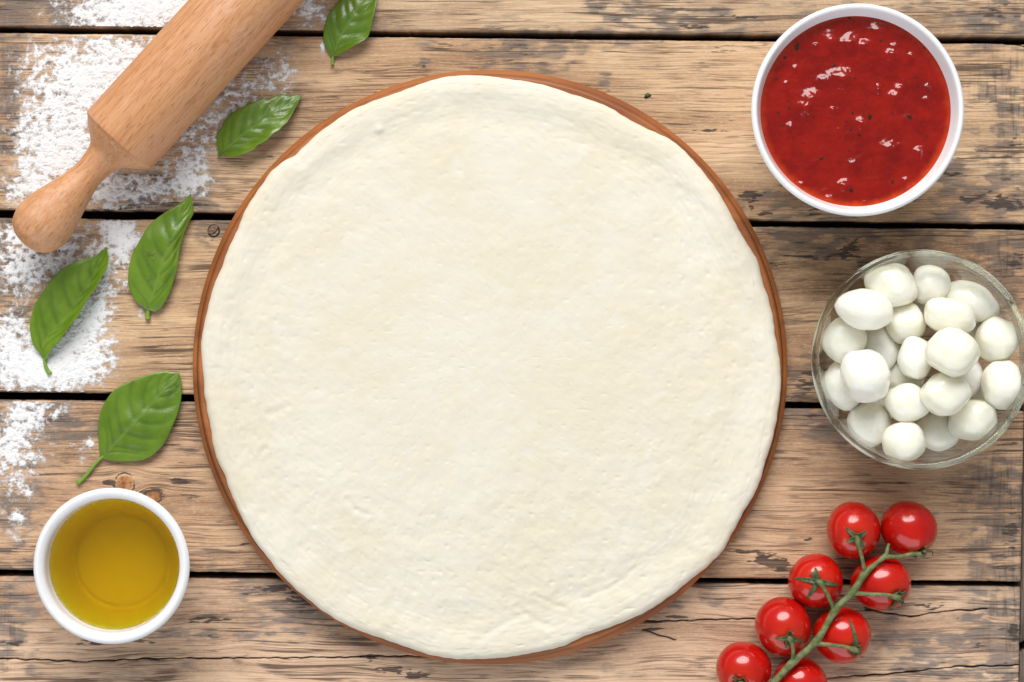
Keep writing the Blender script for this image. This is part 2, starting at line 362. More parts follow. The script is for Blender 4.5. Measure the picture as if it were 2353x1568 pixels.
st = 1.55
gx, gyy = np.meshgrid(np.arange(-60, 770, st), np.arange(-60, 1270, st))
D = blobs(gx, gyy, FL)
nA = fbm(gx / 34, gyy / 26, 201, 3); nB = fbm(gx / 15, gyy / 13, 203, 4, .62); nC = fbm(gx / 3.4, gyy / 3.2, 207, 2, .7)
D = D * 1.0; D = D + blobs(gx, gyy, [(150, 560, 190, 80, .20), (120, 720, 130, 200, .20), (60, 1080, 90, 150, .16), (540, 240, 120, 130, .16), (400, 420, 110, 50, .15), (180, 250, 190, 210, .12)])
val = D + (.22 * nA + .26 * nB + .11 * nC) * sstep(0, .22, D)
fine_d = sstep(.10, .95, D)
alpha = np.clip(.80 * sstep(.24, 1.05, val) + .36 * sstep(.05, .55, D) * sstep(-1.0, 1.0, nB + .7 * nC + .5 * nA), 0, 1)
thick = np.clip(val - .42, 0, 1.2)
h = .00012 + .0009 * np.minimum(thick, .8) + .00014 * np.clip(nC + .8 * nB, -1, 1) * sstep(0, .3, thick)
h = np.maximum(h, .00010)
# never over a gap
ok = np.zeros(gx.shape, bool)
for i in range(5):
    a = plank_top(i, gx) + 3 + 1.8 * noise(gx / 14, gx * 0, 34); b = plank_bot(i, gx) - 3 + 1.8 * noise(gx / 11, gx * 0 + 2, 33); ok |= (gyy > a) & (gyy < b)
for _ in range(2):
    ap = np.pad(alpha, 1, mode='edge'); alpha = .4 * alpha + .15 * (ap[:-2, 1:-1] + ap[2:, 1:-1] + ap[1:-1, :-2] + ap[1:-1, 2:])
alpha = alpha * ok
X3 = (gx - 1176.5) * PX; Y3 = (784 - gyy) * PX
F = grid_faces(*gx.shape)[:, ::-1]
keep = (alpha.ravel()[F].max(1) > .03) & ok.ravel()[F].all(1)
F = F[keep]; used = np.unique(F); remap = np.full(gx.size, -1); remap[used] = np.arange(len(used))
V = np.stack([X3, Y3, h], -1).reshape(-1, 3)[used]
me = mesh_from("flour", V, remap[F]); attr(me, "cover", alpha.ravel()[used])
M = Mat("flour_powder"); cv = M.attr("cover")
g1 = M.noise(M.pos(), 1500, 2, .6); g2 = M.noise(M.pos(), 700, 3, .6)
a = M.m_('ADD', cv, M.m_('MULTIPLY', M.m_('SUBTRACT', M.m_('ADD', g1, g2), 1.0), .75))
al = M.ss(a, .02, .92)
M.bs(Base_Color=(.88, .88, .885, 1), Roughness=1.0, Specular_IOR_Level=.1, Alpha=M.m_('MULTIPLY', al, .97))
M.bump(M.m_('ADD', g1, g2), .0004, .2)
link("flour", me, M.m, label="white flour dusted over the planks around the rolling pin", cat="flour", kind="stuff")

# ================================================================ BOARD AND DOUGH
def wood_mat(name, light, dark, scale, rot=(0, 0, 0), rough=.45, flecks=None, coat=0.0, wide=None):
    M = Mat(name); p = M.map(M.pos(), scale, rot)
    a = M.noise(p, 1, 5, .6, .4); b = M.noise(M.map(M.pos(), tuple(k * 3.3 for k in scale), rot), 1, 3, .6)
    c = M.mix(M.ss(a, .3, .7), light, dark)
    c = M.mix(M.ss(b, .45, .8, 0, .5), c, tuple(k * .62 for k in dark[:3]) + (1,))
    if wide:
        w = M.noise(M.map(M.pos(), wide[0], rot), 1, 3, .55, .6); c = M.mix(M.ss(w, .42, .68), c, wide[1])
    if flecks:
        f = M.noise(M.map(M.pos(), flecks[0], rot), 1, 2, .5); c = M.mix(M.ss(f, .56, .68, 0, flecks[2]), c, flecks[1])
    if name == "beech_wood":
        d1 = M.noise(M.map(M.pos(), (200, 900, 900)), 1, 2); d2 = M.noise(M.pos(), 28, 3)
        c = M.mix(M.m_('MULTIPLY', M.ss(d1, .50, .68), M.ss(d2, .45, .70, .0, .16)), c, (.82, .80, .78, 1))
    M.bs(Base_Color=c, Roughness=rough, Coat_Weight=coat, Coat_Roughness=.25)
    M.bump(b, .0003, .4)
    return M.m
BH = .013
bc = P(1126, 844, .008); BR = 684 * PX * (CAM_H - .008) / CAM_H
prof = smooth_profile([(.0001, BH), (BR - .016, BH), (BR - .009, BH - .0004), (BR - .0035, BH - .0022), (BR - .0006, BH - .0050), (BR, BH - .0075), (BR - .002, .0025), (BR - .006, .0004), (BR - .012, .0)], 5)
prof = np.vstack([prof, [(.0001, 0)]])
v, f = lathe(prof, 220)
me = mesh_from("pizza_board", v, f[:, ::-1])
board = link("pizza_board", me, wood_mat("cherry_board", lin(182, 112, 60), lin(150, 90, 46), (8, 46, 46), (0, 0, .55), .5, None, .0, ((5, 26, 10), lin(140, 80, 42))), None, "round reddish brown wooden pizza board under the rolled dough", "pizza board")
board.location = (bc.x, bc.y, 0)

OUT = [(1114, 173), (1062, 172), (1010, 178), (953, 197), (900, 217), (847, 235), (807, 252), (764, 281), (728, 307), (698, 336), (676, 357), (645, 373), (618, 397), (601, 424), (579, 454), (561, 485), (546, 525), (524, 569),
       (509, 613), (491, 652), (478, 700), (467, 749), (460, 788), (462, 827), (467, 874), (468, 907), (475, 945), (484, 992), (487, 1021), (498, 1059), (515, 1092), (527, 1130), (543, 1167), (562, 1205), (583, 1243), (609, 1276),
       (638, 1314), (675, 1352), (709, 1380), (737, 1403), (775, 1427), (817, 1448), (860, 1463), (907, 1479), (954, 1496), (1001, 1510), (1049, 1516), (1114, 1516), (1162, 1512), (1209, 1505), (1256, 1496), (1303, 1484), (1337, 1465),
       (1379, 1451), (1426, 1434), (1474, 1413), (1511, 1392), (1554, 1361), (1592, 1330), (1630, 1300), (1663, 1267), (1682, 1229), (1710, 1177), (1734, 1139), (1748, 1106), (1760, 1059), (1771, 1030), (1781, 992), (1788, 950),
       (1793, 917), (1796, 889), (1795, 851), (1793, 827), (1783, 775), (1778, 731), (1769, 692), (1752, 643), (1743, 599), (1721, 564), (1699, 529), (1677, 485), (1655, 446), (1633, 415), (1602, 377), (1572, 344), (1545, 322),
       (1510, 305), (1470, 287), (1431, 265), (1396, 243), (1361, 230), (1312, 215), (1260, 197), (1216, 187), (1163, 180)]
o = np.array(OUT, float); cx, cy = 1126, 844
ang = np.arctan2(-(o[:, 1] - cy), o[:, 0] - cx); rad = np.hypot(o[:, 0] - cx, o[:, 1] - cy); od = np.argsort(ang); ang, rad = ang[od], rad[od]
NT, NR = 1000, 270
th = np.linspace(-math.pi, math.pi, NT, endpoint=False)
Rr = np.interp(th, np.r_[ang[-3:] - 2 * math.pi, ang, ang[:3] + 2 * math.pi], np.r_[rad[-3:], rad, rad[:3]])
ker = np.hanning(9); ker /= ker.sum(); Rr = np.convolve(np.r_[Rr[-4:], Rr, Rr[:4]], ker, 'valid')
Rr = Rr + 1.3 * noise(th * 30, th * 0, 303)
rn = np.r_[np.linspace(.0005, .955, NR - 40), .955 + .045 * np.sin(np.linspace(0, math.pi / 2, 41))[1:]]
RR = rn[:, None] * Rr[None, :]; TH = th[None, :] + 0 * RR
gx = cx + RR * np.cos(TH); gy_ = cy - RR * np.sin(TH)
de = (Rr[None, :] - RR)                                   # distance from the rim, photo units
base = 3.4 + 1.0 * np.exp(-((de - 34) / 26) ** 2) * (1 + .5 * noise(TH * 4, TH * 0 + 2, 310)) - .6 * np.exp(-((de - 95) / 30) ** 2)
edge = np.sqrt(np.clip(1 - (1 - np.clip(de / 17, 0, 1)) ** 2, 0, 1))
bz = (.36 * fbm(gx / 58, gy_ / 54, 320, 2) + .13 * fbm(gx / 20, gy_ / 17, 322, 3))
# pulled skin: streaks that turn with the rim
rot = .6; ux = gx * math.cos(rot) + gy_ * math.sin(rot); uy = -gx * math.sin(rot) + gy_ * math.cos(rot)
bz = bz + .09 * fbm(ux / 60, uy / 12, 326, 2) * sstep(-.2, .5, noise(gx / 200, gy_ / 200, 328))
tang = fbm(TH * 9, de / 9, 330, 3) * np.exp(-((de - 70) / 70) ** 2); bz = bz + .12 * tang
dents = np.clip(noise(gx / 15, gy_ / 12, 335) - .42, 0, 1); bz = bz - .9 * dents; pits = np.clip(noise(gx / 5.5, gy_ / 5.0, 341) - .62, 0, 1); bz = bz - .5 * pits
poc = np.clip(noise(gx / 11, gy_ / 9, 337) - .55, 0, 1); bz = bz - .8 * poc * sstep(-.1, .5, noise(gx / 120, gy_ / 120, 338))
bz = bz * (.56 + .66 * sstep(250, 640, np.hypot(gx - 1100, gy_ - 700)) + .25 * sstep(1000, 1400, gy_))
for c, wd, dp in (([(1340, 1375), (1400, 1352), (1440, 1325), (1466, 1300)], 5, .9), ([(1230, 1368), (1268, 1388), (1300, 1398)], 5, 1.0), ([(1190, 1395), (1230, 1425), (1262, 1441)], 6, 1.0),
                  ([(1100, 1470), (1160, 1430), (1205, 1412)], 7, .8), ([(800, 1150), (815, 1172), (842, 1182)], 6, 1.0), ([(605, 355), (660, 410), (740, 330), (800, 300)], 9, .35),
                  ([(620, 950), (640, 945), (660, 935)], 7, 1.0), ([(1560, 430), (1640, 500), (1690, 600)], 8, .6), ([(600, 1040), (612, 1030)], 6, 1.0)):
    d = seg_dist(gx + 3 * noise(gx / 30, gy_ / 30, 350), gy_, c); bz = bz - .42 * dp * np.exp(-(d / wd) ** 2) + .16 * dp * np.exp(-((d - wd * 2.2) / wd) ** 2)
bz = bz + 1.3 * np.exp(-(np.hypot(gx - 872, gy_ - 298) / 10) ** 2)
z = BH + .0002 + (np.clip(base + bz * sstep(0, 22, de), 1.5, 12) * edge) / 1000
z[-1, :] = BH + .0001
zz = .016; k = PX * (CAM_H - zz) / CAM_H
V = np.stack([(gx - 1176.5) * k, (784 - gy_) * k, z], -1)
me = mesh_from("pizza_dough", V.reshape(-1, 3), grid_faces(NR, NT, True))
M = Mat("raw_dough")
n1 = M.noise(M.pos(), 28, 4, .55); n2 = M.noise(M.pos(), 95, 3, .6); n3 = M.noise(M.map(M.pos(), (420, 700, 420), (0, 0, .5)), 1, 3, .6); n4 = M.noise(M.pos(), 60, 2, .5)
col = M.mix(M.ss(n1, .3, .7), (.775, .735, .625, 1), (.755, .695, .55, 1))
col = M.mix(M.ss(n2, .62, .78, 0, .4), col, (.765, .67, .50, 1)); col = M.mix(M.ss(n4, .58, .75, 0, .5), col, (.785, .765, .70, 1))
M.bs(Base_Color=col, Roughness=.62, Specular_IOR_Level=.3, Subsurface_Weight=.18, Subsurface_Radius=(.004, .003, .002), Subsurface_Scale=.6)
M.bump(M.m_('ADD', n3, M.m_('MULTIPLY', n2, .8)), .0004, .08)
link("pizza_dough", me, M.m, None, "large flat round of raw cream-coloured pizza dough on the wooden board", "dough")

# ================================================================ ROLLING PIN
CR = .4029 * PX                                           # photo crop units -> metres
pr = 241 * CR * (CAM_H - .023) / CAM_H
sc = pr / 241.0
c0 = P(682 * .4029, 797 * .4029, pr)
dirv = Vector((-.6745, -.738, 0)).normalized()
prof = [(8, 236), (22, 219), (40, 203), (73, 165), (112, 119), (157, 98), (247, 87), (310, 93), (385, 110), (470, 133), (548, 155), (620, 167), (665, 168), (720, 152), (753, 133), (785, 95), (800, 55), (807, 12), (807.5, .1)]
hp = smooth_profile([(a, b) for a, b in prof], 5) * sc
bp = np.array([(7.6, 1), (7.6, 236.5), (5.5, 239.5), (1, 241), (-20, 241), (-600, 241), (-1780, 241), (-1790, 239), (-1792, 230), (-1792, 1)]) * sc
def lathe_x(pr_, seg):
    v, f = lathe([(r, t) for t, r in pr_], seg); return v[:, [2, 0, 1]], f
pin = link("rolling_pin", None, label="pale beech rolling pin lying diagonally over the floured corner", cat="rolling pin")
pin.location = c0; pin.rotation_euler = (0, 0, math.atan2(dirv.y, dirv.x))
beech = wood_mat("beech_wood", lin(216, 160, 112), lin(194, 134, 88), (30, 420, 420), (0, 0, 0), .5, ((160, 1200, 1200), lin(160, 102, 66), .6), 0.0, ((6, 70, 70), lin(214, 160, 120)))
v, f = lathe_x(bp, 128); link("barrel", mesh_from("barrel", v, f), beech, pin)
v, f = lathe_x(hp, 96); link("handle", mesh_from("handle", v, f), beech, pin)
# darker medullary patches on the barrel
# ================================================================ CERAMIC BOWLS
M = Mat("white_glaze"); M.bs(Base_Color=(.86, .865, .88, 1), Roughness=.12, Specular_IOR_Level=.5, Coat_Weight=.3, Coat_Roughness=.05)
M.bump(M.noise(M.pos(), 60, 2), .0004, .15); glaze = M.m
# sauce bowl
hb = .056; sc1 = PX * (CAM_H - hb) / CAM_H
ro = 245 * sc1; ri = ro - .0036
lvl = .0478; rs = 219.5 * PX * (CAM_H - lvl) / CAM_H
prof = smooth_profile([(.0001, .0012), (.026, .0012), (.0275, .0), (.0300, .0), (.0305, .002), (.037, .010), (.046, .025), (.0520, .041), (ro - .0006, hb - .004), (ro, hb - .0016), (ro - .0011, hb - .0002), (ro - .0024, hb - .0003),
                       (ri + .0002, hb - .0018), (rs - .0001, lvl + .0004), (rs - .0030, lvl - .008), (.0440, .027), (.034, .011), (.026, .0058), (.0001, .005)], 5)
c = P(1972, 252, hb); c.z = 0
v, f = lathe(prof, 160)
bowl = link("sauce_bowl", mesh_from("sauce_bowl", v, f), glaze, None, "large white ceramic bowl full of red tomato sauce", "bowl"); bowl.location = c
# sauce
NR, NT = 150, 420
rn = np.linspace(.001, 1, NR)[:, None]; th = np.linspace(0, 2 * math.pi, NT, endpoint=False)[None, :]
rimr = rs + .0002 + .0004 * noise(th * 6, th * 0, 401) + .0003 * noise(th * 25, th * 0, 402)
RRm = rn * rimr; gx = c.x + RRm * np.cos(th); gy_ = c.y + RRm * np.sin(th)
ux = gx * 1000; uy = gy_ * 1000
z = .30 * fbm(ux / 9, uy / 7, 410, 2) + .05 * noise(ux / 2.2, uy / 2.0, 414) + .22 * np.clip(noise(ux / 3.4, uy / 3.0, 416) - .25, 0, 1) + .45 * np.clip(noise(ux / 6, uy / 5, 418) - .3, 0, 1)
SAUCE_BUMPS = [(700, 250, 1.6, 1.1), (825, 265, 1.7, 1.3), (915, 285, 1.4, 1.1), (1010, 180, 2.2, .8), (1100, 345, 1.3, 1.0), (650, 520, 1.6, .7), (725, 490, 2.0, 1.0), (795, 490, 2.0, 1.5), (575, 630, 2.2, 1.6), (520, 695, 1.5, 1.1), (900, 800, 1.2, .9),
               (1075, 955, 2.0, .9), (1120, 960, 1.0, .6), (790, 1210, 1.4, 1.1), (1275, 990, 1.0, .9), (1150, 577, 1.2, .8), (1110, 622, 1.1, .7), (1010, 565, .7, .5), (715, 715, .8, .6), (850, 1062, 1.6, .6), (430, 820, 1.0, .5), (1190, 1180, 1.0, .5),
               (1340, 570, .8, .7), (1330, 645, .8, .6), (1115, 295, .9, .6), (600, 295, .6, .5), (1230, 360, .8, .6), (460, 440, .7, .5), (500, 1215, .8, .5), (680, 1300, 1.5, .7), (930, 1340, 1.8, .6), (1170, 1270, 1.2, .5), (400, 545, .5, .4), (1010, 590, .5, .3)]
for bx, by, sg, hh in SAUCE_BUMPS:
    q = P(1665.96 + bx * .34805, by * .34805, lvl); dx = (gx - q.x) * 1000; dy = (gy_ - q.y) * 1000 + .9 * sg
    sg = sg * 1.75; dx = dx + .45 * noise(ux / 2.2, uy / 2.2, 421); dy = dy + .45 * noise(ux / 2.0, uy / 2.4, 422)
    z = z + hh * 1.75 * np.exp(-(dx / (sg * 1.2)) ** 2 - (dy / np.where(dy < 0, sg * 2.4, sg)) ** 2)
z = z * sstep(1.0, .93, rn) + .25 * sstep(.965, 1.0, rn)
V = np.stack([gx, gy_, lvl + z / 1000], -1)
me = mesh_from("tomato_sauce", V.reshape(-1, 3), grid_faces(NR, NT, True))
low = math.radians(-75)
thin = sstep(.91, 1.0, rn + .02 * fbm(th * 9, rn * 6, 430, 3)) * (.45 + .55 * sstep(-.2, 1.0, np.cos(th - low))) + .0 * th
attr(me, "thin", thin)
M = Mat("tomato_sauce"); th_ = M.attr("thin")
a = M.noise(M.pos(), 90, 4, .6); b = M.noise(M.pos(), 520, 3, .6); d = M.noise(M.pos(), 260, 2, .5)
col = M.mix(M.ss(a, .35, .7), (.285, .0080, .0036, 1), (.20, .0050, .003, 1))
col = M.mix(M.ss(b, .58, .75, 0, .22), col, (.44, .04, .008, 1)); col = M.mix(M.ss(d, .64, .72, 0, .55), col, (.20, .010, .006, 1))
col = M.mix(M.m_('MULTIPLY', th_, .7), col, (.70, .07, .010, 1))
M.bs(Base_Color=col, Roughness=.16, Specular_IOR_Level=.5, Subsurface_Weight=.05, Subsurface_Radius=(.004, .0008, .0004), Subsurface_Scale=.5)
M.bump(M.m_('ADD', M.m_('MULTIPLY', b, .5), d), .0004, .22)
sauce = link("tomato_sauce", me, M.m, None, "glossy red tomato sauce with dried herbs filling the white bowl", "sauce")
# herb flecks
M = Mat("dried_herb"); M.bs(Base_Color=M.mix(M.noise(M.pos(), 700), lin(34, 20, 8), lin(64, 40, 16)), Roughness=.6, Specular_IOR_Level=.2); herb_mat = M.m
parts = []
HERBS = [(475, 315, 20), (400, 380, 13), (820, 120, 14), (500, 240, 10), (720, 435, 10), (1030, 632, 10), (955, 770, 16), (1215, 770, 15), (1335, 570, 14), (1265, 510, 13), (630, 1050, 20), (830, 858, 11), (1105, 1205, 14), (800, 805, 9), (420, 715, 12), (350, 745, 15), (885, 890, 16), (1315, 315, 9), (375, 830, 10), (1105, 745, 10), (840, 745, 10),
         (460, 450, 9), (1205, 340, 9), (1230, 380, 7), (1025, 270, 10), (340, 520, 9), (850, 520, 9), (930, 690, 7), (745, 750, 8), (1270, 570, 10), (1190, 528, 6), (600, 1280, 8), (460, 1195, 10), (830, 1255, 12), (700, 1170, 7), (965, 1135, 7), (1050, 1275, 8), (255, 870, 8), (1470, 545, 7), (1395, 400, 8), (520, 945, 9), (820, 995, 7), (1115, 1060, 5), (650, 380, 6), (960, 105, 5), (545, 200, 8)]
for i in range(70):
    r_ = 600 * math.sqrt(random.random()); t_ = random.random() * 6.283
    HERBS.append((868 + r_ * math.cos(t_), 735 + r_ * math.sin(t_), random.uniform(2.5, 6)))
zt = lvl + z / 1000
for hx, hy, hs in HERBS:
    q = P(1665.96 + hx * .34805, hy * .34805, lvl); dx, dy = q.x - c.x, q.y - c.y
    r_ = math.hypot(dx, dy)
    if r_ > rs * .985: continue
    ii = int(min(NR - 1, r_ / (rs + .0014) * (NR - 1))); jj = int((math.atan2(dy, dx) % (2 * math.pi)) / (2 * math.pi) * NT) % NT
    zq = zt[ii, jj] + .00016; L = hs * .34805 * PX * random.uniform(1.0, 1.6); wd = L * random.uniform(.35, .9); a = random.random() * 3.14
    n = 7; t = np.linspace(0, 2 * math.pi, n, endpoint=False) + np.random.default_rng(int(hx)).random(n) * .5
    rr = np.random.default_rng(int(hy)).uniform(.7, 1.1, n)
    px = L * rr * np.cos(t); py = wd * rr * np.sin(t)
    ring = np.stack([q.x + px * math.cos(a) - py * math.sin(a), q.y + px * math.sin(a) + py * math.cos(a), np.full(n, zq - .00022)], -1)
    v = np.vstack([ring, [[q.x, q.y, zq + .00010]]]); parts.append((v, [[k, (k + 1) % n, n] for k in range(n)]))
v, f = join(parts); link("herb_flecks", mesh_from("herb_flecks", v, f), herb_mat, sauce, kind="stuff")

# oil ramekin
hb = .046; k1 = PX * (CAM_H - hb) / CAM_H; ro = 180 * k1; lvl = .0365; rs = 149 * PX * (CAM_H - lvl) / CAM_H
rf = 104 * PX * .995
wall = [(ro - .0055, hb - .0026), (rs + .0006, lvl + .001), (rs - .0002, lvl - .002), (rs - .0016, lvl - .009), (rf + .0052, .0150), (rf + .0034, .0085), (rf + .0022, .0058), (rf + .0010, .0052), (rf - .0003, .0060), (rf - .0016, .0067), (rf - .006, .0070), (.0001, .0070)]
prof = smooth_profile([(.0001, .0012), (.024, .0012), (.0255, .0), (.0285, .0), (.0298, .0022), (.0335, .012), (.0380, .028), (ro - .0008, hb - .005), (ro, hb - .0022), (ro - .0012, hb - .0004), (ro - .0030, hb - .0001)] + wall, 5)
c = P(254.5, 1302, hb); c.z = 0
v, f = lathe(prof, 144)
bowl = link("oil_ramekin", mesh_from("oil_ramekin", v, f), glaze, None, "small white ceramic ramekin holding olive oil", "ramekin"); bowl.location = c
M = Mat("oiled_glaze"); M.bs(Base_Color=(.92, .92, .92, 1), Roughness=.5, Specular_IOR_Level=.02); bowl.data.materials.append(M.m)
for p in bowl.data.polygons:
    if p.center.z < lvl and p.center.z > .004 and math.hypot(p.center.x, p.center.y) < (rf + .007 if p.center.z < .016 else rs + .0012) and p.index > len(bowl.data.polygons) * .45: p.material_index = 1
ip = smooth_profile(wall, 6); ip = ip[(ip[:, 1] < lvl - .0002) & (ip[:, 1] > .010)]
op = np.vstack([[(.0001, lvl)], [(rs - .002, lvl)], [(rs - .0006, lvl + .00002)], [(rs + .0003, lvl + .0001)], ip + [.0004, 0.0], [(ip[-1, 0] - .002, .0032), (.0001, .0032)]])
v, f = lathe(op, 144)
M = Mat("olive_oil")
t = M.t; gl = M.n('ShaderNodeBsdfGlass'); gl.inputs['Roughness'].default_value = 0.0; gl.inputs['IOR'].default_value = 1.46
t.links.new(gl.outputs[0], M.out.inputs['Surface'])
va = M.n('ShaderNodeVolumeAbsorption'); va.inputs['Color'].default_value = (.9960, .9735, .0, 1); va.inputs['Density'].default_value = 320
t.links.new(va.outputs[0], M.out.inputs['Volume'])
oil = link("olive_oil", mesh_from("olive_oil", v, f[:, ::-1]), M.m, None, "golden green olive oil pooled in the small white ramekin", "oil"); oil.location = c

# ================================================================ GLASS BOWL OF MOZZARELLA
hb = .052; k1 = PX * (CAM_H - hb) / CAM_H; ro = 253 * k1
gc = P(2119, 827, hb); gc.z = 0
prof = smooth_profile([(.0001, .0004), (.028, .0004), (.033, .0008), (.0400, .006), (.0480, .019), (.0530, .036), (ro - .0012, hb - .006), (ro, hb - .0035), (ro, hb - .0012), (ro - .0012, hb), (ro - .0030, hb - .0003), (ro - .0040, hb - .0020), (ro - .0044, hb - .006),
                       (.0502, .036), (.0450, .0195), (.0372, .0085), (.031, .0045), (.026, .0036), (.0001, .0036)], 5)
v, f = lathe(prof, 160)
M = Mat("clear_glass")
tr = M.n('ShaderNodeBsdfTransparent'); gs = M.n('ShaderNodeBsdfGlossy'); gs.inputs['Roughness'].default_value = .02; gs.inputs['Color'].default_value = (.95, .97, .95, 1)
lw = M.n('ShaderNodeLayerWeight'); lw.inputs['Blend'].default_value = .5
M.put(tr.inputs['Color'], M.mix(M.m_('POWER', lw.outputs['Facing'], 4.0), (.985, .99, .985, 1), (.40, .43, .36, 1)))
mx = M.n('ShaderNodeMixShader'); M.put(mx.inputs[0], M.m_('MULTIPLY_ADD', M.m_('POWER', lw.outputs['Facing'], 5.0), .75, .04)); M.t.links.new(tr.outputs[0], mx.inputs[1]); M.t.links.new(gs.outputs[0], mx.inputs[2]); M.t.links.new(mx.outputs[0], M.out.inputs['Surface'])
M.bump(M.noise(M.pos(), 45, 2), .0006, .25)
for nd in M.t.nodes:
    if nd.type == 'BUMP': M.t.links.new(nd.outputs[0], gs.inputs['Normal'])
gb = link("glass_bowl", mesh_from("glass_bowl", v, f), M.m, None, "clear glass bowl heaped with mozzarella balls at the right edge", "bowl"); gb.location = gc
L = Mat("glass_lip"); L.bs(Base_Color=(.90, .93, .89, 1), Roughness=.01, IOR=1.5, Transmission_Weight=1.0)
tr = L.n('ShaderNodeBsdfTransparent'); tr.inputs['Color'].default_value = (.80, .83, .77, 1); mx = L.n('ShaderNodeMixShader'); mx.inputs[0].default_value = .35
L.t.links.new(L.b.outputs[0], mx.inputs[1]); L.t.links.new(tr.outputs[0], mx.inputs[2]); L.t.links.new(mx.outputs[0], L.out.inputs['Surface'])
gb.data.materials.append(L.m)
for p in gb.data.polygons:
    if p.center.z > hb - .0075: p.material_index = 1
M = Mat("mozzarella"); n1 = M.noise(M.pos(), 130, 4, .55, .6); n2 = M.noise(M.pos(), 420, 3, .6)
oi = M.n('ShaderNodeObjectInfo')
col = M.mix(M.m_('MULTIPLY', oi.outputs['Random'], .6), (.955, .935, .845, 1), (.945, .90, .71, 1)); col = M.mix(M.ss(n1, .45, .75, 0, .35), col, (.86, .80, .56, 1))
M.bs(Base_Color=col, Coat_Weight=.5, Coat_Roughness=.08, Roughness=.3, Specular_IOR_Level=.45, Subsurface_Weight=.7, Subsurface_Radius=(.012, .010, .006), Subsurface_Scale=.9)
M.bump(M.m_('ADD', n1, M.m_('MULTIPLY', n2, .35)), .0011, .35); mozz_mat = M.m
# cx, cy, rx, ry, height mm, tilt deg, point (0..1), flatness seed, label
BALLS = [
 (625, 365, 157, 135, 41, -20, .0, "large mozzarella ball with swirled flat top behind the lemon-shaped ball"),
 (850, 362, 112, 112, 30, 0, .1, "white mozzarella ball at the far rim, right of the swirl-topped ball"),
 (1100, 457, 165, 118, 36, -25, .45, "white mozzarella ball with a tip pointing right, at the far right rim"),
 (463, 508, 163, 122, 46, -12, .4, "smooth creamy lemon-shaped mozzarella ball pointing left near the rim"),
 (697, 587, 112, 115, 31, 0, .1, "sunken mozzarella ball just right of the lemon-shaped one"),
 (957, 545, 157, 112, 42, -15, .2, "wrinkled white mozzarella ball behind the ball with the slit"),
 (335, 688, 122, 130, 32, -20, .0, "blocky mozzarella ball by the left rim below the lemon-shaped one"),
 (550, 752, 115, 135, 30, 0, .05, "mozzarella ball sunk behind the pear-shaped one, right of it"),
 (755, 795, 108, 130, 35, 0, .0, "round mozzarella ball left of the ball with the slit"),
 (973, 760, 157, 145, 52, -10, .1, "top mozzarella ball with a short slit cut in its skin"),
 (1240, 690, 132, 135, 34, 10, .1, "white mozzarella ball by the right rim, right of the slit ball"),
 (460, 903, 145, 162, 48, 25, .25, "yellowish pear-shaped mozzarella ball on top at the left side"),
 (335, 962, 108, 138, 28, 25, .1, "mozzarella ball half hidden under the pear-shaped ball at left rim"),
 (1280, 957, 130, 147, 38, 5, .0, "large creamy mozzarella ball touching the rim at the far right edge"),
 (1085, 905, 75, 110, 28, 0, .0, "narrow sliver of mozzarella ball peeking out right below the slit ball"),
 (690, 915, 100, 100, 22, 0, .0, "shadowed mozzarella ball deep in the middle of the heap"),
 (705, 1062, 137, 118, 36, -10, .0, "smooth white mozzarella ball in the lower middle, left of the broad one"),
 (940, 1010, 147, 130, 49, 15, .05, "broad mozzarella ball on top directly below the slit ball"),
 (490, 1190, 122, 128, 28, -30, .05, "wrinkled mozzarella ball by the near left rim"),
 (695, 1298, 127, 126, 42, 0, .0, "round mozzarella ball nearest the near rim with a dimpled top"),
 (895, 1235, 125, 105, 26, -20, .0, "pale mozzarella ball lying low beside the near rim"),
 (1110, 1165, 141, 130, 37, 20, .1, "smooth mozzarella ball near the lower right rim"),
 (805, 500, 70, 70, 20, 0, .0, "small patch of mozzarella ball deep behind the wrinkled white ball"),
 (1105, 625, 85, 80, 22, 0, .0, "buried mozzarella ball between slit ball and right rim ball"),
 (1125, 1010, 80, 80, 20, 0, .0, "buried mozzarella ball between the broad ball and far right ball"),
 (590, 1060, 80, 90, 18, 0, .0, "buried mozzarella ball under the pear-shaped one, near the lower middle"),
]
q = []
for bx, by, rx, ry, hz, tl, pt, lab in BALLS:
    zc = hz / 1000.0; p = P(1809.6 + bx * .3846, 517 + by * .3846, zc); kk = .3846 * PX * (CAM_H - zc) / CAM_H
    sz = 1.26 if hz < 23 else (1.10 if hz < 33 else 1.02); q.append([p.x, p.y, zc, rx * kk * sz, ry * kk * sz])
q = np.array(q); x0 = q[:, :3].copy(); rm = np.sqrt(q[:, 3] * q[:, 4])
for it in range(200):
    for i in range(len(q)):
        for j in range(i + 1, len(q)):
            d = q[j, :3] - q[i, :3]; L = np.linalg.norm(d); mn = .89 * (rm[i] + rm[j])
            if L < mn:
                u = d / (L + 1e-9); push = (mn - L) * .25 * np.array([.25, .25, 1.0]) * u
                q[i, :3] -= push; q[j, :3] += push
    for i in range(len(q)):
        q[i, :2] += .15 * (x0[i, :2] - q[i, :2])
        q[i, 2] = max(q[i, 2], rm[i] + .0036)
        R_ = np.hypot(q[i, 0] - gc.x, q[i, 1] - gc.y); zz_ = q[i, 2]
        if zz_ > .060: q[i, 2] = .060
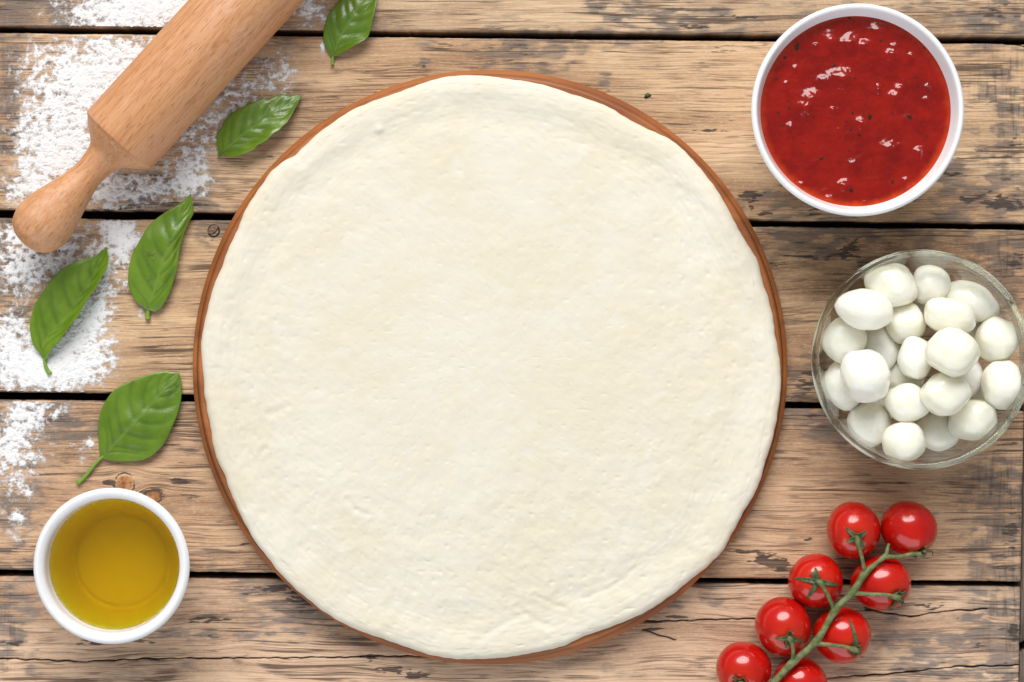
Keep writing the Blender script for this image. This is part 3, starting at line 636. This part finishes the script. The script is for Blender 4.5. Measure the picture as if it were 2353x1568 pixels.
def ball_mesh(seed, a, b, c, tilt, point):
    n, m = 40, 64
    ph = np.linspace(1e-3, math.pi - 1e-3, n)[:, None]; t = np.linspace(0, 2 * math.pi, m, endpoint=False)[None, :]
    d = np.stack([np.sin(ph) * np.cos(t), np.sin(ph) * np.sin(t), np.cos(ph) + 0 * t], -1)
    rq = np.random.default_rng(seed + 40); a1, a2 = rq.uniform(0, 3.1, 2)
    e0 = d[..., 0] * math.cos(a1) + d[..., 1] * math.sin(a1); e1 = -d[..., 0] * math.sin(a1) + d[..., 1] * math.cos(a1)
    e2 = d[..., 2] * math.cos(a2) + e1 * math.sin(a2); e1 = -d[..., 2] * math.sin(a2) + e1 * math.cos(a2); pw = 2.0 if point > .3 else rq.uniform(2.3, 2.9)
    sq = (np.abs(e0) ** pw + np.abs(e1) ** pw + np.abs(e2) ** pw) ** (-1 / pw); sq = sq / sq.mean()
    r = sq * .985 + .034 * noise(d[..., 0] * 1.6 + seed * 3.1, d[..., 1] * 1.6 + d[..., 2] * 2.1, 500 + seed) + .016 * noise(d[..., 0] * 3.2 + d[..., 2] * 2, d[..., 1] * 3.2 - d[..., 2], 530 + seed) + (.004 + .012 * (seed in (5, 12, 18))) * noise(d[..., 0] * 9 + d[..., 2] * 5, d[..., 1] * 9, 560 + seed)
    sgn = 1 if seed % 3 != 0 else -1
    r = r + point * .42 * np.exp(-((1 - sgn * d[..., 0]) / .16)) - .03 * np.clip(np.abs(d[..., 0] * .4 + d[..., 1] * .6 + .3) - .75, 0, 1)
    if "%d" % seed == "9":                                  # the slit
        dd = np.hypot((d[..., 0] - .08) / .05, (d[..., 1] - .42) / .22); r = r - .07 * np.exp(-dd ** 2) * (d[..., 2] > 0) + .03 * np.exp(-((dd - 1.6) / .6) ** 2) * (d[..., 2] > 0)
    if seed == 0:
        rr = np.hypot(d[..., 0] - .05, d[..., 1]); r = r - .05 * sstep(.75, .5, rr) * (d[..., 2] > 0) + .015 * np.sin(rr * 26) * (rr < .6) * (d[..., 2] > 0)
    if seed == 19: r = r - .07 * np.exp(-(np.hypot(d[..., 0] + .35, d[..., 1] - .45) / .25) ** 2) * (d[..., 2] > 0)
    v = d * r[..., None] * [a, b, c]
    ct, sn = math.cos(math.radians(tilt)), math.sin(math.radians(tilt))
    v = np.stack([v[..., 0] * ct - v[..., 1] * sn, v[..., 0] * sn + v[..., 1] * ct, v[..., 2]], -1)
    return v.reshape(-1, 3), grid_faces(n, m, True)
for i, (bl, row) in enumerate(zip(BALLS, q)):
    # an even tilt keeps the pointed end where the photo has it
    pnt = bl[6]; v, f = ball_mesh(i, row[3], row[4], rm[i] * .95, bl[5], pnt)
    ob = link("mozzarella_ball", mesh_from("mozzarella_ball", v, f[:, ::-1]), mozz_mat, None, bl[7], "mozzarella", "mozzarella balls in the glass bowl")
    ob.location = row[:3]

# ================================================================ TOMATOES ON THE VINE
def C6(x, y, z): return P(1579.8 + x * .32857, 1091.5 + y * .32857, z)
truss = link("vine_tomatoes", None, label="cluster of ripe red cherry tomatoes on one green vine stem", cat="tomatoes")
M = Mat("tomato_skin"); a = M.noise(M.pos(), 90, 2); oi = M.n('ShaderNodeObjectInfo')
gv = M.attr("pole"); rnd = oi.outputs['Random']; sp = M.noise(M.pos(), 900, 1, .5)
col = M.mix(M.ss(a, .3, .7), (.58, .008, .003, 1), (.46, .005, .0025, 1)); col = M.mix(M.m_('MULTIPLY', rnd, .35), col, (.38, .004, .003, 1)); col = M.mix(M.m_('MULTIPLY', gv, .5), col, (.70, .06, .008, 1))
col = M.mix(M.ss(sp, .74, .80, 0, .5), col, (.75, .20, .04, 1))
M.bs(Base_Color=col, Roughness=.24, Specular_IOR_Level=.3, Coat_Weight=.6, Coat_Roughness=.09, Subsurface_Weight=.10, Subsurface_Radius=(.006, .001, .0005), Subsurface_Scale=.5)
tom_mat = M.m
M = Mat("calyx_green"); a = M.noise(M.pos(), 600, 3); M.bs(Base_Color=M.mix(M.ss(a, .35, .65), lin(52, 66, 36), lin(92, 100, 62)), Roughness=.6); cal_mat = M.m
M = Mat("vine_stem"); a = M.noise(M.map(M.pos(), (300, 300, 300)), 1, 4); b = M.noise(M.pos(), 1400, 2)
M.bs(Base_Color=M.mix(M.ss(a, .35, .65), lin(84, 98, 50), lin(124, 130, 84)), Roughness=.6); M.bump(b, .0004, .8); stem_mat = M.m
TOMS = [(1158, 387, 185, 203, (1152, 418), [(140, 1.0, 0), (40, .95, 1), (200, 1.0, 1), (-55, 1.0, .6), (275, .5, .3)]),
        (1547, 372, 198, 187, (1622, 528), [(75, 1.1, 1.9), (115, 1.2, 1.7), (-70, 1.0, 1), (20, 1.0, 1.9), (165, 1.1, 1.5), (250, .9, .6)]),
        (895, 742, 193, 190, (880, 722), [(172, 1.6, .0), (98, 1.0, .5), (125, .9, .8), (-10, 1.6, .0), (240, 1.45, .1)]),
        (1352, 755, 207, 193, (1432, 828), [(165, 1.15, .3), (18, .9, .6), (-48, 1.2, .6), (262, 1.3, .3), (95, .6, 1)]),
        (667, 1060, 195, 208, (688, 1108), [(98, .8, 1.2), (183, 1.0, .5), (250, .9, .8), (-18, 1.1, .4), (310, .5, .8)]),
        (1077, 1118, 204, 193, (1140, 1190), [(98, 1.75, .0), (25, .6, 1), (200, .6, 1), (275, .8, .8), (320, .7, 1)]),
        (390, 1355, 192, 190, (348, 1425), [(60, .8, 1.2), (130, .9, 1.0), (200, .9, .8), (-30, .9, .8), (280, .8, .4)]),
        (783, 1462, 195, 188, (800, 1610), [(60, .8, .6), (130, .9, .6), (200, .9, .4), (-30, .9, .4), (280, .8, .4)])]
def basis(ax):
    ax = Vector(ax).normalized(); e1 = Vector((1, 0, 0)) - ax * ax.x; e1.normalize(); e2 = ax.cross(e1)
    return ax, e1, e2
cal_pts = []
for i, (tx, ty, rx, ry, (kx, ky), sep) in enumerate(TOMS):
    kk = .32857 * PX * (CAM_H - .015) / CAM_H; r = .5 * (rx + ry) * kk
    ce = C6(tx, ty, r)
    ox, oy = (kx - tx) / (.5 * (rx + ry)), -(ky - ty) / (.5 * (rx + ry)); L = math.hypot(ox, oy)
    if L > .93: ox, oy = ox * .93 / L, oy * .93 / L
    ax, e1, e2 = basis((ox, oy, math.sqrt(max(.05, 1 - ox * ox - oy * oy))))
    n, m = 48, 72
    ph = np.linspace(1e-3, math.pi - 1e-3, n)[:, None]; t = np.linspace(0, 2 * math.pi, m, endpoint=False)[None, :]
    d = np.stack([np.sin(ph) * np.cos(t), np.sin(ph) * np.sin(t), np.cos(ph) + 0 * t], -1)
    rr = 1 - .10 * np.exp(-(ph / .26) ** 2) + 0 * t + .012 * np.cos(3 * t + i) * np.sin(ph) + .012 * np.cos(2 * t + i * 2) * np.sin(ph) + .006 * noise(d[..., 0] * 3 + i, d[..., 1] * 3 + d[..., 2], 600 + i)
    v = d * rr[..., None] * [r, r, r * 1.03]
    Rm = np.array([e1, e2, ax]); vw = v.reshape(-1, 3) @ Rm
    # match the outline of the photo
    vw = vw * [rx * kk / r, ry * kk / r, 1.0]
    me = mesh_from("tomato", vw, grid_faces(n, m, True)[:, ::-1]); attr(me, "pole", np.exp(-(ph / .55) ** 2) + 0 * t)
    tom = link("tomato", me, tom_mat, truss); tom.location = (ce.x, ce.y, -vw[:, 2].min())
    base = Vector((ce.x, ce.y, -vw[:, 2].min())) + Vector(((ax * r * .93).x * rx * kk / r, (ax * r * .93).y * ry * kk / r, ax.z * r * .93))
    cal_pts.append((base, ax))
    parts = []
    for deg, ln, curl in sep:
        a0 = math.radians(deg); want = Vector((math.cos(a0), math.sin(a0), 0)); tg = (want - ax * want.dot(ax)).normalized(); sd = ax.cross(tg)
        SL = .0098 * ln; ns = 9; rows = []
        for k in range(ns):
            s_ = k / (ns - 1); arc = s_ * SL / r
            fall = math.sin(arc) * r; drop = r * .98 * (math.cos(arc) - 1) + .0006
            up = curl * .0042 * ln * s_ ** 2; back = curl * .30 * SL * s_ ** 3
            pp = base + tg * (fall - back) + ax * (drop + up + .0009 * math.sin(math.pi * s_))
            w_ = .0017 * (1 - s_) ** .75 * (1 - .35 * math.exp(-s_ * 9)) + .00012
            tw = .5 * math.sin(3 * s_ + deg)
            for u in (-1, -.5, 0, .5, 1):
                rows.append(pp + sd * (w_ * u * math.cos(tw * u)) + ax * (abs(u) * w_ * .45 + w_ * u * .4 * tw))
        parts.append((np.array([tuple(x) for x in rows]), grid_faces(ns, 5)))
    v, f = tube([tuple(base - ax * .0008), tuple(base + ax * .0006), tuple(base + ax * .0016)], [.0022, .0019, .0011], 12); parts.append((v, f))
    v, f = join(parts); v = v - np.array(tom.location)
    ca = link("calyx", mesh_from("calyx", v, f), cal_mat, tom)
    so = ca.modifiers.new("thickness", 'SOLIDIFY'); so.thickness = .00028; so.offset = 0
def stem_path(pts, n): return resample([tuple(p) for p in pts], n)
parts = []
ms = [C6(395, 1640, .024), C6(505, 1545, .026), C6(600, 1452, .0285), C6(735, 1312, .0290), C6(905, 1158, .0295), C6(1030, 950, .0300), C6(1162, 812, .0300), C6(1240, 690, .0295), C6(1375, 572, .0275), C6(1395, 530, .0270), C6(1407, 482, .0262)]
pth = stem_path(ms, 90); rad = np.interp(np.linspace(0, 1, 90), [0, .75, .85, .9, 1], [.00185, .0017, .0016, .0010, .0008])
for nd in (3, 4, 5, 6, 7, 8):
    dd = np.linalg.norm(pth - np.array(ms[nd]), axis=1); rad = rad + .00055 * np.exp(-(dd / .003) ** 2)
rad = rad * (1 + .06 * noise(np.linspace(0, 40, 90), np.zeros(90), 700)); parts.append(tube(pth, rad, 14))
def branch(a, mids, k, r0=.00105):
    base, ax = cal_pts[k]; pts = [a] + mids + [base + ax * .0035, base + ax * .0006]
    p = stem_path(pts, 34); s_ = np.linspace(0, 1, 34)
    rr = r0 * (1 + .5 * np.exp(-s_ * 12) + .45 * np.exp(-((s_ - .78) / .06) ** 2) + .12 * (s_ > .8)); parts.append(tube(p, rr, 10))
branch(ms[7], [C6(1222, 585, .0325), C6(1190, 475, .0345)], 0)
branch(ms[8], [C6(1480, 572, .0265), C6(1585, 552, .0252)], 1)
branch(ms[5], [C6(985, 850, .0335), C6(940, 770, .0345)], 2)
branch(C6(1165, 826, .030), [C6(1280, 836, .0320), C6(1390, 840, .0325)], 3)
branch(ms[3], [C6(738, 1215, .0335), C6(718, 1150, .0345)], 4)
branch(C6(908, 1180, .0295), [C6(1020, 1192, .0318), C6(1110, 1204, .0318)], 5)
branch(ms[1], [C6(440, 1520, .031), C6(385, 1460, .0330)], 6)
branch(C6(600, 1470, .028), [C6(690, 1560, .028), C6(770, 1600, .027)], 7)
v, f = join(parts); link("vine_stem", mesh_from("vine_stem", v, f), stem_mat, truss)

# ================================================================ BASIL LEAVES
M = Mat("basil_leaf"); vn = M.attr("vein"); rb = M.attr("bruise"); oi = M.n('ShaderNodeObjectInfo')
a = M.noise(M.pos(), 110, 3); b = M.noise(M.pos(), 1100, 3, .6)
col = M.mix(M.ss(a, .3, .7), (.15, .285, .008, 1), (.225, .375, .020, 1)); col = M.mix(M.m_('MULTIPLY', oi.outputs['Random'], .7), col, (.075, .180, .006, 1))
col = M.mix(M.m_('MULTIPLY', M.attr('side'), .55), col, (.045, .125, .006, 1)); col = M.mix(M.m_('MULTIPLY', vn, .6), col, (.24, .39, .08, 1)); col = M.mix(M.m_('MULTIPLY', rb, .75), col, (.05, .055, .03, 1))
geo = M.n('ShaderNodeNewGeometry')
M.bs(Base_Color=col, Roughness=.32, Specular_IOR_Level=.9, Coat_Weight=.3, Coat_Roughness=.24); M.bump(M.m_('ADD', M.m_('MULTIPLY', vn, -.6), b), .00022, .6)
tl = M.n('ShaderNodeBsdfTranslucent'); M.put(tl.inputs['Color'], M.mix(.5, col, (.16, .34, .02, 1))); mx = M.n('ShaderNodeMixShader'); mx.inputs[0].default_value = .22
M.t.links.new(M.b.outputs[0], mx.inputs[1]); M.t.links.new(tl.outputs[0], mx.inputs[2]); M.t.links.new(mx.outputs[0], M.out.inputs['Surface'])
leaf_mat = M.m
M = Mat("basil_stalk"); M.bs(Base_Color=M.mix(M.noise(M.pos(), 300), (.15, .30, .03, 1), (.21, .36, .05, 1)), Roughness=.45); stalk_mat = M.m
def leaf(org, sc_, left, right, mid, petiole, zm, zl, zr, label, seed, bruise=(), pw=.0011, ripple=.5, tipz=0.0):
    T = lambda p: (org[0] + p[0] * sc_, org[1] + p[1] * sc_)
    nv, nu = 84, 41
    base, tip = mid[0], mid[-1]
    Lp = resample([T(p) for p in [base] + left], nv); Rp = resample([T(p) for p in [base] + right], nv); Mp = resample([T(p) for p in mid], nv)
    u = np.linspace(-1, 1, nu)[None, :]; v = np.linspace(0, 1, nv)[:, None]
    au = np.abs(u); side = np.where(u[..., None] < 0, Lp[:, None, :], Rp[:, None, :])
    ease = au[..., None] ** .95
    PT = Mp[:, None, :] * (1 - ease) + side * ease
    # veins
    vein = np.exp(-(u / .045) ** 2) * (1 - .45 * v) + 0 * v
    side_v = np.zeros((nv, nu)); hgt = -.30 * np.exp(-(u / .09) ** 2) * (1 - .5 * v)
    rs_ = np.random.default_rng(seed)
    for sgn in (-1, 1):
        for v0 in (.03, .15, .30, .45, .59, .72, .84):
            v0 = v0 + rs_.uniform(-.03, .03); kq = rs_.uniform(.26, .36) * (1 - .35 * v0); w = .016 + .006 * (1 - v0)
            vv = v0 + kq * au ** 1.25
            g = np.exp(-((v - vv) / w) ** 2) * (np.sign(u) == sgn) * sstep(1.0, .75, au); side_v = np.maximum(side_v, g * (1 - .6 * au))
            g2 = np.exp(-((v - vv) / (w * 2.2)) ** 2) * (np.sign(u) == sgn) * sstep(1.0, .6, au); hgt = hgt - .55 * g2
    hgt = hgt + .65 * noise(u * 1.6 + seed, v * 4, 800 + seed) * ripple * 2 + .25 * np.sin(v * 22 + u * 2 + seed) * au ** 2 * ripple
    env = np.sin(np.pi * np.clip(v, 0, 1)) ** .6
    zlr = np.where(u < 0, zl, zr)
    zb = zm * (.25 + .75 * np.sin(np.pi * np.clip(v * .92 + .04, 0, 1))) + (zlr - zm) * au ** 1.7 * env + tipz * v ** 3 + .5
    Z = (np.maximum(zb + hgt * env, .35)) / 1000
    V = np.zeros((nv, nu, 3))
    kz = PX * (CAM_H - Z) / CAM_H
    V[..., 0] = (PT[..., 0] - 1176.5) * kz; V[..., 1] = (784 - PT[..., 1]) * kz; V[..., 2] = Z
    o0 = P(*T(base), 0)
    root = link("basil_leaf", None, None, None, label, "basil leaf", "fresh basil leaves scattered on the planks"); root.location = o0
    me = mesh_from("blade", V.reshape(-1, 3) - np.array(o0), grid_faces(nv, nu))
    attr(me, "side", side_v); attr(me, "vein", np.clip(vein, 0, 1)); br = np.zeros((nv, nu))
    for bx, by, br_ in bruise:
        q = T((bx, by)); br = np.maximum(br, np.exp(-((PT[..., 0] - q[0]) ** 2 + (PT[..., 1] - q[1]) ** 2) / (br_ * sc_) ** 2) * sstep(-.35, .4, noise(PT[..., 0] / 3, PT[..., 1] / 3, 820)))
    attr(me, "bruise", br)
    bl = link("blade", me, leaf_mat, root); so = bl.modifiers.new("thickness", 'SOLIDIFY'); so.thickness = .00025; so.offset = -1
    pp = [P(*T(p), zz_) for p, zz_ in petiole]
    pth = resample([tuple(p) for p in pp], 18); s_ = np.linspace(0, 1, 18)
    tv, tf = tube(pth, pw * (.75 + .25 * s_ + .2 * np.exp(-((s_ - 1) / .1) ** 2)), 12)
    link("stalk", mesh_from("stalk", tv - np.array(o0), tf), stalk_mat, root)
leaf((712.3, 0), .10991, [(430, 1160), (370, 1080), (310, 950), (280, 800), (290, 620), (350, 380), (420, 270), (520, 120), (630, 0), (800, -140), (1000, -250), (1370, -340)],
     [(530, 1180), (750, 1060), (950, 940), (1160, 830), (1225, 740), (1265, 600), (1330, 320), (1370, 160), (1390, 0), (1400, -150), (1370, -340)],
     [(475, 1190), (620, 800), (780, 530), (940, 270), (1080, 0), (1370, -340)], [((520, 1060), .0008), ((485, 1180), .0010), ((475, 1240), .0011), ((470, 1365), .0010)],
     3.5, 2.0, 6.5, "bright basil leaf cut off by the far edge, beside the rolling pin", 1, (), .00085)
leaf((471.05, 195.3), .11724, [(250, 1270), (225, 1080), (235, 930), (310, 868), (350, 760), (480, 590), (650, 480), (830, 385), (1000, 320), (1140, 265), (1200, 282), (1380, 215), (1520, 175), (1580, 200), (1750, 195), (1895, 215)],
     [(360, 1355), (430, 1390), (560, 1410), (800, 1340), (960, 1260), (1010, 1195), (1180, 1100), (1240, 1050), (1330, 960), (1470, 880), (1500, 830), (1600, 740), (1650, 660), (1710, 560), (1735, 500), (1830, 330), (1895, 215)],
     [(270, 1395), (480, 1190), (820, 920), (1110, 740), (1280, 600), (1500, 470), (1700, 350), (1895, 215)], [((330, 1330), .0007), ((300, 1365), .0008), ((280, 1390), .0009), ((255, 1410), .0010)],
     5.0, 3.0, 8.5, "smooth basil leaf between the rolling pin barrel and the pizza board", 2, (), .0007)
leaf((275.7, 425.1), .20516, [(260, 1370), (180, 1310), (110, 1180), (92, 1060), (105, 900), (150, 750), (230, 610), (300, 490), (380, 400), (500, 310), (620, 240), (710, 180), (795, 95)],
     [(350, 1410), (400, 1420), (480, 1350), (560, 1210), (600, 1080), (640, 950), (660, 780), (690, 640), (760, 440), (820, 330), (822, 270), (805, 150), (795, 95)],
     [(310, 1405), (380, 1200), (440, 1000), (500, 820), (580, 620), (640, 480), (700, 320), (795, 95)], [((335, 1330), .0010), ((320, 1400), .0014), ((312, 1440), .0014), ((312, 1505), .0012)],
     7.0, 5.0, 4.5, "long upright basil leaf across the plank gap, right of the pin handle", 3, ((350, 800, 70), (550, 640, 45), (330, 870, 40), (345, 1050, 35)), .0013, .9, 2)
leaf((45.96, 551.5), .20516, [(240, 1290), (150, 1180), (110, 1000), (120, 880), (160, 740), (220, 640), (290, 540), (370, 420), (490, 315), (630, 245), (810, 190), (870, 160), (965, 80)],
     [(300, 1330), (345, 1230), (450, 1110), (560, 955), (655, 835), (760, 650), (840, 545), (920, 400), (970, 320), (990, 210), (965, 80)],
     [(270, 1340), (255, 1200), (320, 1070), (490, 900), (650, 680), (800, 450), (880, 260), (965, 80)], [((264, 1290), .0009), ((275, 1350), .0012), ((292, 1430), .0013), ((335, 1505), .0010)],
     4.0, 6.0, 11.0, "folded basil leaf lying in flour below the rolling pin handle", 4, (), .0012, .7, 2)
leaf((160.85, 838.7), .18318, [(375, 1130), (360, 960), (355, 780), (370, 640), (420, 500), (520, 350), (640, 260), (780, 195), (900, 150), (1050, 105), (1190, 80), (1300, 98), (1370, 105)],
     [(450, 1185), (580, 1210), (750, 1215), (900, 1200), (1020, 1150), (1130, 1050), (1200, 960), (1280, 790), (1350, 620), (1395, 430), (1400, 300), (1395, 200), (1370, 105)],
     [(400, 1165), (560, 990), (700, 840), (900, 620), (1080, 420), (1250, 250), (1370, 105)], [((445, 1115), .0010), ((400, 1165), .0013), ((330, 1230), .0014), ((200, 1390), .0013), ((95, 1490), .0012)],
     4.0, 2.5, 3.0, "broad basil leaf with a long stalk above the oil ramekin", 5, ((1260, 330, 60), (1330, 270, 40), (1100, 525, 35), (1240, 420, 30), (775, 215, 35)), .0011, .8)

# a torn scrap of basil lying on the second plank
q = P(1488, 220, 0); n = 9; t = np.linspace(0, 2 * math.pi, n, endpoint=False); rr = np.array([1, .8, 1.1, .9, .7, 1, 1.2, .8, .9])
ring = np.stack([.0022 * rr * np.cos(t), .0014 * rr * np.sin(t), np.full(n, .0003)], -1); low_ = ring * [.9, .9, 0]
v = np.vstack([low_, ring, [[0, 0, .0009]]])
f = [[k, (k + 1) % n, n + (k + 1) % n, n + k] for k in range(n)] + [[n + k, n + (k + 1) % n, 2 * n] for k in range(n)] + [list(range(n))[::-1]]
M = Mat("herb_scrap"); M.bs(Base_Color=M.mix(M.noise(M.pos(), 900), (.02, .05, .008, 1), (.06, .13, .02, 1)), Roughness=.5)
ob = link("herb_scrap", mesh_from("herb_scrap", v, f), M.m, None, "tiny dark green herb scrap on the plank between board and sauce bowl", "herb scrap"); ob.location = q; ob.rotation_euler = (0, 0, .2)
